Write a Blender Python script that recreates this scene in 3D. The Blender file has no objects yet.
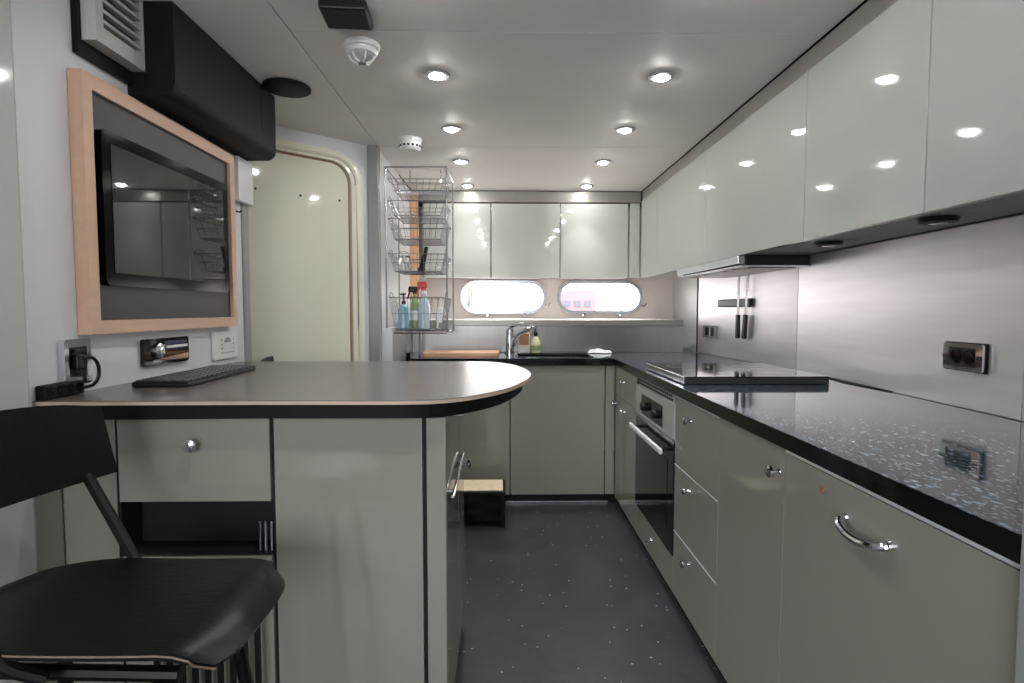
import bpy, bmesh, math, random
from mathutils import Vector, Matrix, geometry
random.seed(7)
PI = math.pi
C = bpy.context.scene.collection
S = bpy.context.scene

# ---------------------------------------------------------------- camera
CAMZ = 1.165
cd = bpy.data.cameras.new('camera'); cam = bpy.data.objects.new('camera', cd); C.objects.link(cam)
cd.sensor_width = 36; cd.lens = 565/1024*36; cd.clip_start = .02; cd.clip_end = 300
cam.location = (0, 0, CAMZ)
cam.rotation_euler = (PI/2-math.atan(31.5/565), 0, -math.atan(10/565))
S.camera = cam
S.view_settings.view_transform = 'Standard'
S.view_settings.look = 'None'
S.view_settings.gamma = 1
S.view_settings.use_curve_mapping = False
S.view_settings.exposure = 0.1

# ---------------------------------------------------------------- world and lights
w = bpy.data.worlds.new('overcast'); S.world = w; w.use_nodes = True
bg = w.node_tree.nodes['Background']
bg.inputs[0].default_value = (1.0, .97, .97, 1); bg.inputs[1].default_value = 8.0

def area(name, loc, rot, sx, sy, power, col=(1, 1, 1), portal=False):
    l = bpy.data.lights.new(name, 'AREA'); l.shape = 'RECTANGLE'; l.size = sx; l.size_y = sy
    l.energy = power; l.color = col
    if portal: l.cycles.is_portal = True
    o = bpy.data.objects.new(name, l); C.objects.link(o); o.location = loc; o.rotation_euler = rot
    return o
area('porthole_portal', (.013, 4.78, 1.27), (-PI/2, 0, 0), .7, .28, 1, portal=True)
area('porthole_portal', (.802, 4.78, 1.27), (-PI/2, 0, 0), .7, .28, 1, portal=True)
# unseen fill light added behind the camera to brighten fronts and back wall
area('saloon_fill_light', (-.75, -2.1, 1.25), (PI/2, 0, -.35), 1.8, 1.1, 50, (.93, .96, 1))

SPOT_W = 17
LX = (-.252, .625)
LY = (4.205, 3.53, 2.905, 2.255, 1.605, .955)
for x in LX:
    for y in LY:
        l = bpy.data.lights.new('downlight_beam', 'SPOT'); l.energy = SPOT_W; l.color = (1, .985, .96)
        l.spot_size = math.radians(84); l.spot_blend = 1; l.shadow_soft_size = .02
        o = bpy.data.objects.new('downlight_beam', l); C.objects.link(o); o.location = (x, y, 2.05)

# ---------------------------------------------------------------- materials
def lin(c):
    return tuple(((v/255+.055)/1.055)**2.4 if v/255 > .04045 else v/255/12.92 for v in c)
def mat(name, rgb, rough=.4, metal=0, coat=0, ior=1.5, emis=None, es=0, trans=0, linear=False, spec=.5):
    m = bpy.data.materials.new(name); m.use_nodes = True
    b = m.node_tree.nodes['Principled BSDF']
    c = rgb if linear else lin(rgb)
    b.inputs['Base Color'].default_value = (*c, 1)
    b.inputs['Roughness'].default_value = rough; b.inputs['Metallic'].default_value = metal
    b.inputs['IOR'].default_value = ior; b.inputs['Coat Weight'].default_value = coat
    b.inputs['Coat Roughness'].default_value = .03
    b.inputs['Specular IOR Level'].default_value = spec
    b.inputs['Transmission Weight'].default_value = trans
    if emis: b.inputs['Emission Color'].default_value = (*emis, 1); b.inputs['Emission Strength'].default_value = es
    return m
def N(m, t, **kw):
    n = m.node_tree.nodes.new(t)
    for k, v in kw.items(): setattr(n, k, v)
    return n
def mottled(m, scale=4, amt=.12, bump=0, bscale=60, stretch=None):
    """procedural variation of the base colour and optional fine relief"""
    nt = m.node_tree; b = nt.nodes['Principled BSDF']; c = tuple(b.inputs['Base Color'].default_value)
    tc = N(m, 'ShaderNodeTexCoord'); mp = N(m, 'ShaderNodeMapping')
    if stretch: mp.inputs['Scale'].default_value = stretch
    nt.links.new(tc.outputs['Object'], mp.inputs[0])
    no = N(m, 'ShaderNodeTexNoise'); no.inputs['Scale'].default_value = scale; no.inputs['Detail'].default_value = 4
    nt.links.new(mp.outputs[0], no.inputs[0])
    r = N(m, 'ShaderNodeValToRGB')
    r.color_ramp.elements[0].position = .3; r.color_ramp.elements[1].position = .7
    r.color_ramp.elements[0].color = tuple(v*(1-amt) for v in c[:3])+(1,)
    r.color_ramp.elements[1].color = tuple(min(1, v*(1+amt)) for v in c[:3])+(1,)
    nt.links.new(no.outputs[0], r.inputs[0]); nt.links.new(r.outputs[0], b.inputs['Base Color'])
    if bump:
        n2 = N(m, 'ShaderNodeTexNoise'); n2.inputs['Scale'].default_value = bscale; n2.inputs['Detail'].default_value = 3
        nt.links.new(mp.outputs[0], n2.inputs[0])
        bp = N(m, 'ShaderNodeBump'); bp.inputs['Strength'].default_value = bump; bp.inputs['Distance'].default_value = .002
        nt.links.new(n2.outputs[0], bp.inputs['Height']); nt.links.new(bp.outputs[0], b.inputs['Normal'])
    return m
def granite():
    m = mat('granite', (10, 11, 14), .06); nt = m.node_tree; b = nt.nodes['Principled BSDF']
    tc = N(m, 'ShaderNodeTexCoord')
    def flecks(scale, lo, hi, off):
        mp = N(m, 'ShaderNodeMapping'); mp.inputs['Location'].default_value = off; mp.inputs['Rotation'].default_value = (0, 0, .6)
        mp.inputs['Scale'].default_value = (1, .6, 1)
        nt.links.new(tc.outputs['Object'], mp.inputs[0])
        v = N(m, 'ShaderNodeTexVoronoi'); v.inputs['Scale'].default_value = scale
        nt.links.new(mp.outputs[0], v.inputs['Vector'])
        sx = N(m, 'ShaderNodeSeparateColor'); nt.links.new(v.outputs['Color'], sx.inputs[0])
        r = N(m, 'ShaderNodeValToRGB'); r.color_ramp.elements[0].position = lo; r.color_ramp.elements[1].position = hi
        nt.links.new(sx.outputs[0], r.inputs[0])
        d = N(m, 'ShaderNodeValToRGB'); d.color_ramp.elements[0].position = .25; d.color_ramp.elements[1].position = .5
        d.color_ramp.elements[0].color = (1, 1, 1, 1); d.color_ramp.elements[1].color = (0, 0, 0, 1)
        nt.links.new(v.outputs['Distance'], d.inputs[0])
        mu = N(m, 'ShaderNodeMath', operation='MULTIPLY'); nt.links.new(r.outputs[0], mu.inputs[0]); nt.links.new(d.outputs[0], mu.inputs[1])
        return mu.outputs[0]
    a = flecks(85, .3, .8, (0, 0, 0)); c = flecks(170, .3, .85, (3, 2, 0))
    ad = N(m, 'ShaderNodeMath', operation='MAXIMUM'); nt.links.new(a, ad.inputs[0]); nt.links.new(c, ad.inputs[1])
    mx = N(m, 'ShaderNodeMix', data_type='RGBA'); nt.links.new(ad.outputs[0], mx.inputs['Factor'])
    mx.inputs['A'].default_value = (.010, .014, .022, 1); mx.inputs['B'].default_value = (.17, .23, .30, 1)
    nt.links.new(mx.outputs['Result'], b.inputs['Base Color'])
    return m
def vinyl():
    m = mat('floor_vinyl', (48, 50, 53), .33); nt = m.node_tree; b = nt.nodes['Principled BSDF']
    tc = N(m, 'ShaderNodeTexCoord')
    no = N(m, 'ShaderNodeTexNoise'); no.inputs['Scale'].default_value = 6; no.inputs['Detail'].default_value = 12; no.inputs['Roughness'].default_value = .85
    nt.links.new(tc.outputs['Object'], no.inputs[0])
    r = N(m, 'ShaderNodeValToRGB'); r.color_ramp.elements[0].position = .3; r.color_ramp.elements[1].position = .75
    r.color_ramp.elements[0].color = (.014, .016, .018, 1); r.color_ramp.elements[1].color = (.050, .055, .061, 1)
    nt.links.new(no.outputs[0], r.inputs[0])
    v = N(m, 'ShaderNodeTexVoronoi'); v.inputs['Scale'].default_value = 23; nt.links.new(tc.outputs['Object'], v.inputs['Vector'])
    lt = N(m, 'ShaderNodeMath', operation='LESS_THAN'); lt.inputs[1].default_value = .09; nt.links.new(v.outputs['Distance'], lt.inputs[0])
    sx = N(m, 'ShaderNodeSeparateColor'); nt.links.new(v.outputs['Color'], sx.inputs[0])
    gt = N(m, 'ShaderNodeMath', operation='GREATER_THAN'); gt.inputs[1].default_value = .45; nt.links.new(sx.outputs[0], gt.inputs[0])
    mu = N(m, 'ShaderNodeMath', operation='MULTIPLY'); nt.links.new(lt.outputs[0], mu.inputs[0]); nt.links.new(gt.outputs[0], mu.inputs[1])
    mx = N(m, 'ShaderNodeMix', data_type='RGBA'); nt.links.new(mu.outputs[0], mx.inputs['Factor'])
    nt.links.new(r.outputs[0], mx.inputs['A']); mx.inputs['B'].default_value = (.42, .44, .46, 1)
    nt.links.new(mx.outputs['Result'], b.inputs['Base Color'])
    rr = N(m, 'ShaderNodeMapRange'); rr.inputs['To Min'].default_value = .24; rr.inputs['To Max'].default_value = .5
    nt.links.new(no.outputs[0], rr.inputs[0]); nt.links.new(rr.outputs[0], b.inputs['Roughness'])
    return m
def steel(name, rgb, rough, stretch):
    m = mat(name, rgb, rough, 1)
    return mottled(m, 3, .04, .04, 90, stretch)
GLOSS = mottled(mat('gloss_laminate', (149, 149, 138), .07, spec=.5), 2, .02)
GLOSSU = mottled(mat('gloss_laminate_upper', (174, 178, 172), .05, spec=.6), 2, .02)
GLOSSL = mottled(mat('gloss_laminate_locker', (196, 198, 194), .08), 2, .02)
CARC = mottled(mat('carcass', (168, 168, 164), .5), 5, .05)
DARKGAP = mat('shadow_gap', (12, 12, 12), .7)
WHITE = mottled(mat('white_paint', (220, 221, 224), .38), 3, .02)
CEIL = mottled(mat('ceiling_paint', (230, 227, 223), .6), 3, .03)
WARMW = mottled(mat('warm_white_paint', (244, 235, 228), .4), 3, .02)
GREYP = mottled(mat('grey_painted_metal', (152, 153, 153), .25), 3, .03)
CREAM = mottled(mat('cream_gelcoat', (240, 237, 219), .07, spec=.5), 3, .02)
STEEL = steel('brushed_steel', (224, 219, 222), .43, (1, 1, 12)); STEEL.node_tree.nodes['Principled BSDF'].inputs['Metallic'].default_value = .78
STEELB = steel('brushed_steel_low', (138, 136, 134), .30, (12, 1, 1))
FASC = mottled(mat('fascia_grey', (140, 138, 132), .3, .4), 6, .04, 0, 60, (1, .2, 1))
VENTM = mottled(mat('vent_grey_metal', (205, 205, 201), .35, .3), 5, .03)
GRANE = mottled(mat('granite_edge', (9, 10, 12), .08), 60, .8)
CHROME = mat('chrome', (225, 226, 230), .08, 1)
SATIN = mat('satin_steel', (195, 197, 200), .25, 1)
WIRE = mat('chromed_wire', (185, 188, 192), .2, 1)
GRAN = granite(); VINYL = vinyl()
BLACKM = mottled(mat('black_matt', (8, 9, 11), .6, spec=.25), 30, .2, .25, 120)
BLACKW = mottled(mat('black_stained_plywood', (8, 9, 11), .33, spec=.35), 6, .5, .35, 25, (1, 5, 1))
BLACKG = mat('black_gloss', (9, 9, 10), .06)
BLACKP = mat('black_plastic', (8, 8, 9), .42, spec=.35)
OVENG = mat('oven_glass', (14, 16, 16), .05)
SCREEN = mat('tv_screen', (20, 21, 22), .025, spec=.8)
BEZEL = mat('tv_bezel', (6, 6, 7), .12, spec=.04)
GREYB = mottled(mat('dark_grey_board', (44, 45, 47), .45), 40, .06)
PLY = mottled(mat('plywood_edge', (198, 176, 156), .45), 30, .12, 0, 60, (.3, 1, 8))
WOODF = mottled(mat('beech_frame', (214, 176, 148), .4), 8, .06, .1, 50, (4, .6, 4))
WOODS = mottled(mat('varnished_wood', (222, 176, 140), .4), 8, .15, 0, 60, (1, 1, .3))
WORN = mottled(mat('worn_ply', (120, 104, 90), .5), 30, .2)
BOARD = mottled(mat('chopping_board', (214, 170, 138), .5), 10, .1, 0, 60, (.3, 3, 1))
LAM = mottled(mat('bar_laminate', (100, 95, 92), .26), 14, .10)
WPLAS = mat('white_plastic', (232, 232, 232), .35)
GPLAS = mat('grey_print', (150, 152, 156), .5)
LENS = mat('lamp_lens', (255, 250, 240), .3, emis=(1, .985, .955), es=260)
RED = mat('red_plastic', (200, 34, 30), .35)
BLUE = mat('blue_liquid', (150, 188, 208), .12, coat=.5)
CLEARB = mat('pale_blue_plastic', (180, 200, 212), .12, coat=.5)
GREEN = mat('green_plastic', (140, 160, 110), .3)
YELL = mat('yellow_soap', (206, 205, 160), .12, coat=.5)
CARTON = mat('carton', (225, 222, 216), .5)
BROWN = mat('brown_print_and_gap_shade', (160, 116, 84), .5)
CLOTH = mottled(mat('white_cloth', (240, 240, 240), .9), 30, .03, .5, 80)
MAT = mottled(mat('beige_step_mat', (205, 190, 160), .8), 40, .1)
GLASSJ = mat('jar_glass', (235, 240, 240), .03, trans=1, ior=1.45)
KEYM = mat('key_grey', (62, 64, 70), .3)
LCD = mat('stereo_display', (70, 74, 96), .12)
def window_glass():
    m = bpy.data.materials.new('window_glass'); m.use_nodes = True; nt = m.node_tree; nt.nodes.clear()
    o = nt.nodes.new('ShaderNodeOutputMaterial'); mx = nt.nodes.new('ShaderNodeMixShader')
    t = nt.nodes.new('ShaderNodeBsdfTransparent'); g = nt.nodes.new('ShaderNodeBsdfGlossy'); g.inputs['Roughness'].default_value = .03
    f = nt.nodes.new('ShaderNodeFresnel'); f.inputs[0].default_value = 1.45
    nt.links.new(f.outputs[0], mx.inputs[0]); nt.links.new(t.outputs[0], mx.inputs[1]); nt.links.new(g.outputs[0], mx.inputs[2])
    nt.links.new(mx.outputs[0], o.inputs[0]); return m
WGLASS = window_glass()

# ---------------------------------------------------------------- mesh helpers
def catmull(pts, n=8, closed=False):
    P = [Vector(p) for p in pts]; out = []
    L = len(P); rng = range(L if closed else L-1)
    for i in rng:
        if closed: a, b, c, d = P[(i-1) % L], P[i], P[(i+1) % L], P[(i+2) % L]
        else: a, b, c, d = P[max(i-1, 0)], P[i], P[i+1], P[min(i+2, L-1)]
        for k in range(n):
            t = k/n
            out.append(.5*((2*b)+(c-a)*t+(2*a-5*b+4*c-d)*t*t+(3*b-a-3*c+d)*t**3))
    if not closed: out.append(P[-1])
    return out
def rrect(x0, x1, y0, y1, r, n=6):
    """rounded rectangle outline, anticlockwise"""
    out = []
    for cx, cy, a in ((x1-r, y0+r, -PI/2), (x1-r, y1-r, 0), (x0+r, y1-r, PI/2), (x0+r, y0+r, PI)):
        for k in range(n+1):
            t = a+k/n*PI/2; out.append((cx+r*math.cos(t), cy+r*math.sin(t)))
    return out
class MB:
    def __init__(s): s.bm = bmesh.new(); s.lay = s.bm.faces.layers.int.new('flat')
    def box(s, x0, x1, y0, y1, z0, z1, bev=0):
        b = s.bm; old = set(b.faces); x0, x1 = min(x0, x1), max(x0, x1); y0, y1 = min(y0, y1), max(y0, y1); z0, z1 = min(z0, z1), max(z0, z1)
        v = [b.verts.new(p) for p in ((x0, y0, z0), (x1, y0, z0), (x1, y1, z0), (x0, y1, z0), (x0, y0, z1), (x1, y0, z1), (x1, y1, z1), (x0, y1, z1))]
        fs = [b.faces.new([v[i] for i in f]) for f in ((3, 2, 1, 0), (4, 5, 6, 7), (0, 1, 5, 4), (1, 2, 6, 5), (2, 3, 7, 6), (3, 0, 4, 7))]
        if bev:
            es = list({e for f in fs for e in f.edges})
            bmesh.ops.bevel(b, geom=es, offset=bev, segments=2, profile=.5, affect='EDGES')
        for f in b.faces:
            if f not in old: f[s.lay] = 1
        return s
    def obox(s, c, hx, hy, hz, M, bev=0):
        n0 = set(s.bm.verts); s.box(-hx, hx, -hy, hy, -hz, hz, bev)
        nv = [v for v in s.bm.verts if v not in n0]
        bmesh.ops.transform(s.bm, matrix=Matrix.Translation(c) @ M.to_4x4(), verts=nv); return s
    def tube(s, pts, r, n=8, closed=False, rs=None):
        b = s.bm; P = [Vector(p) for p in pts]; rings = []
        L = len(P); ref = None
        for i, p in enumerate(P):
            if closed: t = P[(i+1) % L]-P[i-1]
            else: t = P[min(i+1, L-1)]-P[max(i-1, 0)]
            t.normalize()
            if ref is None: ref = Vector((0, 0, 1)) if abs(t.z) < .9 else Vector((1, 0, 0))
            u = t.cross(ref)
            if u.length < 1e-4: u = t.orthogonal()
            u.normalize(); v = t.cross(u).normalized(); ref = -v if False else u.cross(t).normalized()
            rr = rs[i] if rs else r
            rings.append([b.verts.new(p+u*rr*math.cos(2*PI*k/n)+v*rr*math.sin(2*PI*k/n)) for k in range(n)])
        m = L if closed else L-1
        for i in range(m):
            A, B = rings[i], rings[(i+1) % L]
            for k in range(n): b.faces.new((A[k], A[(k+1) % n], B[(k+1) % n], B[k]))
        if not closed: b.faces.new(rings[0][::-1]); b.faces.new(rings[-1])
        return s
    def lathe(s, prof, c=(0, 0, 0), axis='z', n=24):
        """prof: (radius, height) pairs along the axis"""
        b = s.bm; c = Vector(c)
        ax = {'z': (Vector((1, 0, 0)), Vector((0, 1, 0)), Vector((0, 0, 1))), 'x': (Vector((0, 1, 0)), Vector((0, 0, 1)), Vector((1, 0, 0))),
              'y': (Vector((0, 0, 1)), Vector((1, 0, 0)), Vector((0, 1, 0)))}[axis]
        rings = []
        for r, h in prof:
            r = max(r, 1e-5)
            rings.append([b.verts.new(c+ax[0]*r*math.cos(2*PI*k/n)+ax[1]*r*math.sin(2*PI*k/n)+ax[2]*h) for k in range(n)])
        for A, B in zip(rings, rings[1:]):
            for k in range(n): b.faces.new((A[k], A[(k+1) % n], B[(k+1) % n], B[k]))
        b.faces.new(rings[0][::-1]); b.faces.new(rings[-1]); return s
    def plate(s, outer, holes, a0, a1, plane='xy'):
        """outline with holes, extruded between a0 and a1 along the third axis"""
        b = s.bm
        def P(p, a):
            return {'xy': (p[0], p[1], a), 'xz': (p[0], a, p[1]), 'yz': (a, p[0], p[1])}[plane]
        loops = [list(outer)]+[list(h) for h in holes]
        flat = [p for l in loops for p in l]
        tri = geometry.tessellate_polygon([[Vector((p[0], p[1], 0)) for p in l] for l in loops])
        v0 = [b.verts.new(P(p, a0)) for p in flat]; v1 = [b.verts.new(P(p, a1)) for p in flat]
        for t in tri:
            try: b.faces.new([v0[i] for i in t]); b.faces.new([v1[i] for i in reversed(t)])
            except ValueError: pass
        i = 0
        for l in loops:
            n = len(l)
            for k in range(n): b.faces.new((v0[i+k], v0[i+(k+1) % n], v1[i+(k+1) % n], v1[i+k]))
            i += n
        return s
    def sheet(s, grid, th):
        """grid of points -> sheet with thickness th"""
        b = s.bm; R = len(grid); K = len(grid[0]); G = [[Vector(p) for p in r] for r in grid]
        top = [[b.verts.new(p) for p in r] for r in G]; bot = []
        for i in range(R):
            row = []
            for j in range(K):
                du = G[min(i+1, R-1)][j]-G[max(i-1, 0)][j]; dv = G[i][min(j+1, K-1)]-G[i][max(j-1, 0)]
                n = du.cross(dv).normalized(); row.append(b.verts.new(G[i][j]-n*th))
            bot.append(row)
        for i in range(R-1):
            for j in range(K-1):
                b.faces.new((top[i][j], top[i+1][j], top[i+1][j+1], top[i][j+1]))
                b.faces.new((bot[i][j], bot[i][j+1], bot[i+1][j+1], bot[i+1][j]))
        for i in range(R-1):
            for j in (0, K-1): b.faces.new((top[i][j], bot[i][j], bot[i+1][j], top[i+1][j]))
        for j in range(K-1):
            for i in (0, R-1): b.faces.new((top[i][j], top[i][j+1], bot[i][j+1], bot[i][j]))
        return s

ORG = {}
def worg(o): return ORG.get(o.name, Vector((0, 0, 0))) if o else Vector((0, 0, 0))
def part(name, mb, m, parent=None, loc=None, local=False, label=None, stuff=False):
    """one mesh object; geometry is given in room coordinates (or the parent's own when local)"""
    b = mb.bm; org = Vector(loc) if loc else worg(parent)
    if not local: bmesh.ops.translate(b, verts=b.verts, vec=-org)
    bmesh.ops.recalc_face_normals(b, faces=b.faces)
    for f in b.faces: f.smooth = f[mb.lay] == 0
    for e in b.edges:
        if len(e.link_faces) != 2 or e.calc_face_angle(3.0) > math.radians(32): e.smooth = False
    me = bpy.data.meshes.new(name); b.to_mesh(me); b.free(); me.materials.append(m)
    o = bpy.data.objects.new(name, me); C.objects.link(o)
    if parent: o.parent = parent
    if loc and not parent: o.location = loc
    ORG[o.name] = org
    if label: o['label'] = label
    if stuff: o['kind'] = 'stuff'
    return o
def tag(o, label, cat, group=None):
    o['label'] = label; o['category'] = cat
    if group: o['group'] = group
    return o
def thing(name, label, cat, loc, group=None, rz=0):
    o = bpy.data.objects.new(name, None); C.objects.link(o); o.empty_display_size = .05
    o.location = loc; o.rotation_euler = (0, 0, rz); ORG[o.name] = Vector(loc)
    return tag(o, label, cat, group)
def structure(name, loc=(0, 0, 0), rz=0):
    o = bpy.data.objects.new(name, None); C.objects.link(o); o.empty_display_size = .05
    o.location = loc; o.rotation_euler = (0, 0, rz); o['kind'] = 'structure'; ORG[o.name] = Vector(loc); return o
def struct(name, mb, m):
    o = part(name, mb, m); o['kind'] = 'structure'; return o
def copy_tree(o, parent=None):
    c = o.copy(); C.objects.link(c); c.parent = parent
    for ch in list(o.children): copy_tree(ch, c)
    return c

WX = [(3.765, 1.309), (2.639, 1.391), (1.411, 1.331), (.55, 1.31)]
def wallx(y):
    for (ya, xa), (yb, xb) in zip(WX, WX[1:]):
        if y >= yb: 
            t = min(1, (ya-y)/(ya-yb)); return xa+(xb-xa)*t
    return WX[-1][1]

# ---------------------------------------------------------------- SETTING
CH = 2.08
struct('floor', MB().box(-1.85, 1.65, -2.4, 4.74, -.05, 0), VINYL)
ce = structure('ceiling')
part('backing', MB().box(-1.85, 1.65, -2.4, 4.74, CH+.022, CH+.07), DARKGAP, ce)
ys = (-2.4, -.715, .601, 1.917, 3.233, 4.638)
for i in range(5):
    part('ceiling_panel', MB().box(-.693, 1.075, ys[i]+.0015, ys[i+1]-.0015, CH, CH+.02, .0015), CEIL, ce)
part('ceiling_panel', MB().box(-1.79, -.697, -2.4, 3.9, CH, CH+.02, .0015), CEIL, ce)

# back wall with two portholes
PH = ((-.335, .361), (.453, 1.150)); PZ = (1.135, 1.405)
struct('wall_back', MB().plate([(-.85, 0), (1.65, 0), (1.65, CH+.02), (-.85, CH+.02)],
       [rrect(a+.012, b-.012, PZ[0]+.012, PZ[1]-.012, .118, 10)[::-1] for a, b in PH], 4.642, 4.74, 'xz'), WARMW)
for i, (a, b) in enumerate(PH):
    wn = structure('window_%d' % (i+1), ((a+b)/2, 4.64, PZ[0]))
    fr = part('window_frame', MB().plate(rrect(a, b, *PZ, .13, 12), [rrect(a+.024, b-.024, PZ[0]+.024, PZ[1]-.024, .108, 12)[::-1]], 4.612, 4.642, 'xz'), SATIN, wn)
    part('pane', MB().plate(rrect(a+.014, b-.014, PZ[0]+.014, PZ[1]-.014, .116, 12), [], 4.66, 4.668, 'xz'), WGLASS, wn)
    for x in (((a+b)/2-.13), ((a+b)/2+.17)):
        part('clamp_knob', MB().lathe([(.006, 0), (.006, .03), (.016, .032), (.018, .04), (.016, .05), (.006, .053)][::1], (x, 4.565, PZ[0]-.012), 'y', 14), CHROME, wn)
        part('clamp_lug', MB().box(x-.012, x+.012, 4.618, 4.638, PZ[0]-.022, PZ[0]+.008, .003), CHROME, wn)
    part('hinge_stay', MB().tube([(b-.02, 4.61, PZ[0]+.07), (b+.015, 4.6, PZ[0]+.06), (b+.03, 4.615, PZ[0]+.085)], .005, 6), CHROME, wn)

# side walls
wr = structure('wall_right')
def wallstrip(ya, yb, z0, z1, th=.02, off=0):
    pts = [(wallx(y)+off, y) for y in (ya, yb)]
    out = pts+[(x+th, y) for x, y in reversed(pts)]
    return MB().plate(out, [], z0, z1, 'xy')
part('steel_panel', wallstrip(3.757, 2.641, .882, 1.408, .004), STEEL, wr)
part('steel_panel', wallstrip(2.637, 1.413, .882, 1.408, .004), STEEL, wr)
part('steel_panel', wallstrip(1.411, .70, .882, 1.408, .004), STEEL, wr)
part('edge_seal', MB().box(1.305, 1.33, 3.760, 3.772, .882, 1.408), DARKGAP, wr)
part('gap_shadow_wedge', MB().plate([(wallx(2.42)-.003, 2.42), (wallx(1.92)-.003, 1.92), (wallx(2.18)-.028, 2.18)], [], .8806, .884), DARKGAP, wr)  # dark wedge standing in for the shaded gap at the wall foot
part('white_panel', MB().plate([(1.311, 3.775), (1.408, 4.64), (1.48, 4.64), (1.48, 3.775)], [], 0, CH, 'xy'), WHITE, wr)
part('outer_wall', MB().box(1.48, 1.56, -2.4, 4.64, 0, CH+.02), WHITE, wr)

struct('wall_left', MB().box(-1.19, -1.117, 1.336, 2.462, 0, CH), WHITE)
struct('trim_1', MB().box(-1.195, -1.110, 2.464, 2.532, 0, CH-.001, .012), GREYP)      # end post of the left wall
lk = MB().box(-1.70, -1.100, .20, 1.334, 0, CH-.001, .012)
struct('wall_left_near', lk, GLOSSL)
struct('wall_left_outer', MB().box(-1.85, -1.79, -2.4, 2.6, 0, CH+.02), WHITE)
struct('wall_left_rear', MB().box(-.80, -.702, 3.262, 4.64, 0, CH), WHITE)
struct('trim_2', MB().box(-.75, -.688, 3.205, 3.26, 0, CH, .006), GREYP)               # grey post beside the cream door
struct('wall_rear', MB().box(-1.85, 1.65, -2.46, -2.402, 0, CH+.02), WHITE)

# oblique wall with the cream door
ang = math.atan2(-.66474, -.74708); DO = (-.748, 3.221, 0)
wd = structure('wall_left_diagonal', DO, ang)
part('wall_panel', MB().box(-.002, 1.38, -.06, 0, 0, CH), WHITE, wd, local=True)
dr = structure('door_1', DO, ang)
def shell(s0, s1, z0, z1, r, n=8):   # rounded only at the top
    o = [(s0, z0), (s1, z0)]
    for cx, a in ((s1-r, 0), (s0+r, PI/2)):
        for k in range(n+1): t = a+k/n*PI/2; o.append((cx+r*math.cos(t), z1-r+r*math.sin(t)))
    return o
# frame: outer rim, raised roll and leaf
part('door_frame', MB().plate(shell(.05, .93, .001, 2.01, .17), [shell(.118, .862, .06, 1.955, .11)[::-1]], .001, .030, 'xz'), CREAM, dr, local=True)
fr = shell(.084, .896, .03, 1.983, .14)
part('frame_roll', MB().tube([(x, .030, z) for x, z in fr], .014, 8, True), CREAM, dr, local=True)
part('door_gap', MB().plate(shell(.119, .861, .061, 1.954, .11), [], .001, .004, 'xz'), BROWN, dr, local=True)  # brown sheet paints the shade line between leaf and frame
part('door_leaf', MB().plate(shell(.131, .850, .066, 1.944, .10), [], .005, .016, 'xz'), CREAM, dr, local=True)
for s_, z_ in ((.614, 1.754), (.393, 1.750), (.180, 1.752)):
    part('screw', MB().lathe([(.006, 0), (.006, .002), (.002, .003)], (s_, .016, z_), 'y', 10), BLACKP, dr, local=True)

# ceiling-level steel fascia over the wall cupboards
struct('trim_3', MB().box(1.078, 1.10, .3, 4.375, 2.007, CH-.006, .001), FASC)
struct('trim_4', MB().box(-.628, 1.07, 4.385, 4.40, 1.990, CH-.008, .001), FASC)
struct('trim_5', MB().box(1.090, 1.12, .3, 4.45, 1.985, CH+.001), DARKGAP)
struct('trim_6', MB().box(-.70, 1.088, 4.402, 4.43, 1.960, CH+.001), DARKGAP)
struct('baseboard_right', MB().box(.700, .715, .70, 3.36, 0, .044, .002), BLACKG)
struct('baseboard_back', MB().box(-.635, .698, 3.365, 3.38, 0, .052, .002), BLACKP)
struct('trim_7', MB().box(.02, .64, 3.352, 3.362, 0, .012, .002), SATIN)

# stainless ledge behind the sink
lg = structure('wall_back_ledge', (0, 3.775, .88))
part('steel_upstand', MB().box(-.534, 1.214, 3.777, 3.79, .882, 1.058), STEELB, lg)
part('ledge_lip', MB().box(-.69, 1.216, 3.765, 3.80, 1.058, 1.098, .004), FASC, lg)
part('ledge_top', MB().box(-.69, 1.216, 3.80, 4.638, 1.086, 1.096), WARMW, lg)
part('ledge_end', MB().box(1.190, 1.2135, 3.79, 4.63, .882, 1.057), WHITE, lg)
part('side_fill', MB().box(-.700, -.640, 3.31, 3.764, .002, 1.057), WHITE, lg)
part('ledge_fill', MB().box(-.69, -.536, 3.779, 3.79, .882, 1.057), WHITE, lg)

# ---------------------------------------------------------------- WORKTOP (L shaped granite)
edge = [(.657, .692), (.657, 3.315), (-.535, 3.315), (-.61, 3.774), (1.215, 3.774), (1.215, 4.2), (1.352, 4.2), (1.306, 3.765)] + \
       [(wallx(y)-.002, y) for y in (3.4, 2.639, 2.0, 1.411, .692)]
sink_h = rrect(.10, .545, 3.385, 3.655, .06, 6)
wt = thing('worktop', 'L-shaped black flecked granite worktop running under the steel splashback', 'worktop', (.657, 3.3, .838))
part('slab', MB().plate(edge, [sink_h[::-1]], .862, .8790), GRANE, wt)
part('polished_face', MB().plate([(.658, .693), (.658, 3.316), (-.534, 3.316), (-.609, 3.773), (1.214, 3.773)]+edge[5:], [sink_h[::-1]], .8790, .880), GRAN, wt)
e2 = [(.664, .692), (.664, 3.322), (-.53, 3.322), (-.60, 3.77), (.60, 3.77), (.60, 3.70), (.69, 3.60), (.69, .705)]
part('edge_strip', MB().box(.664, .69, .692, 3.35, .838, .861, .002).box(-.53, .664, 3.322, 3.35, .838, .861, .002), GRANE, wt)
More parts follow.
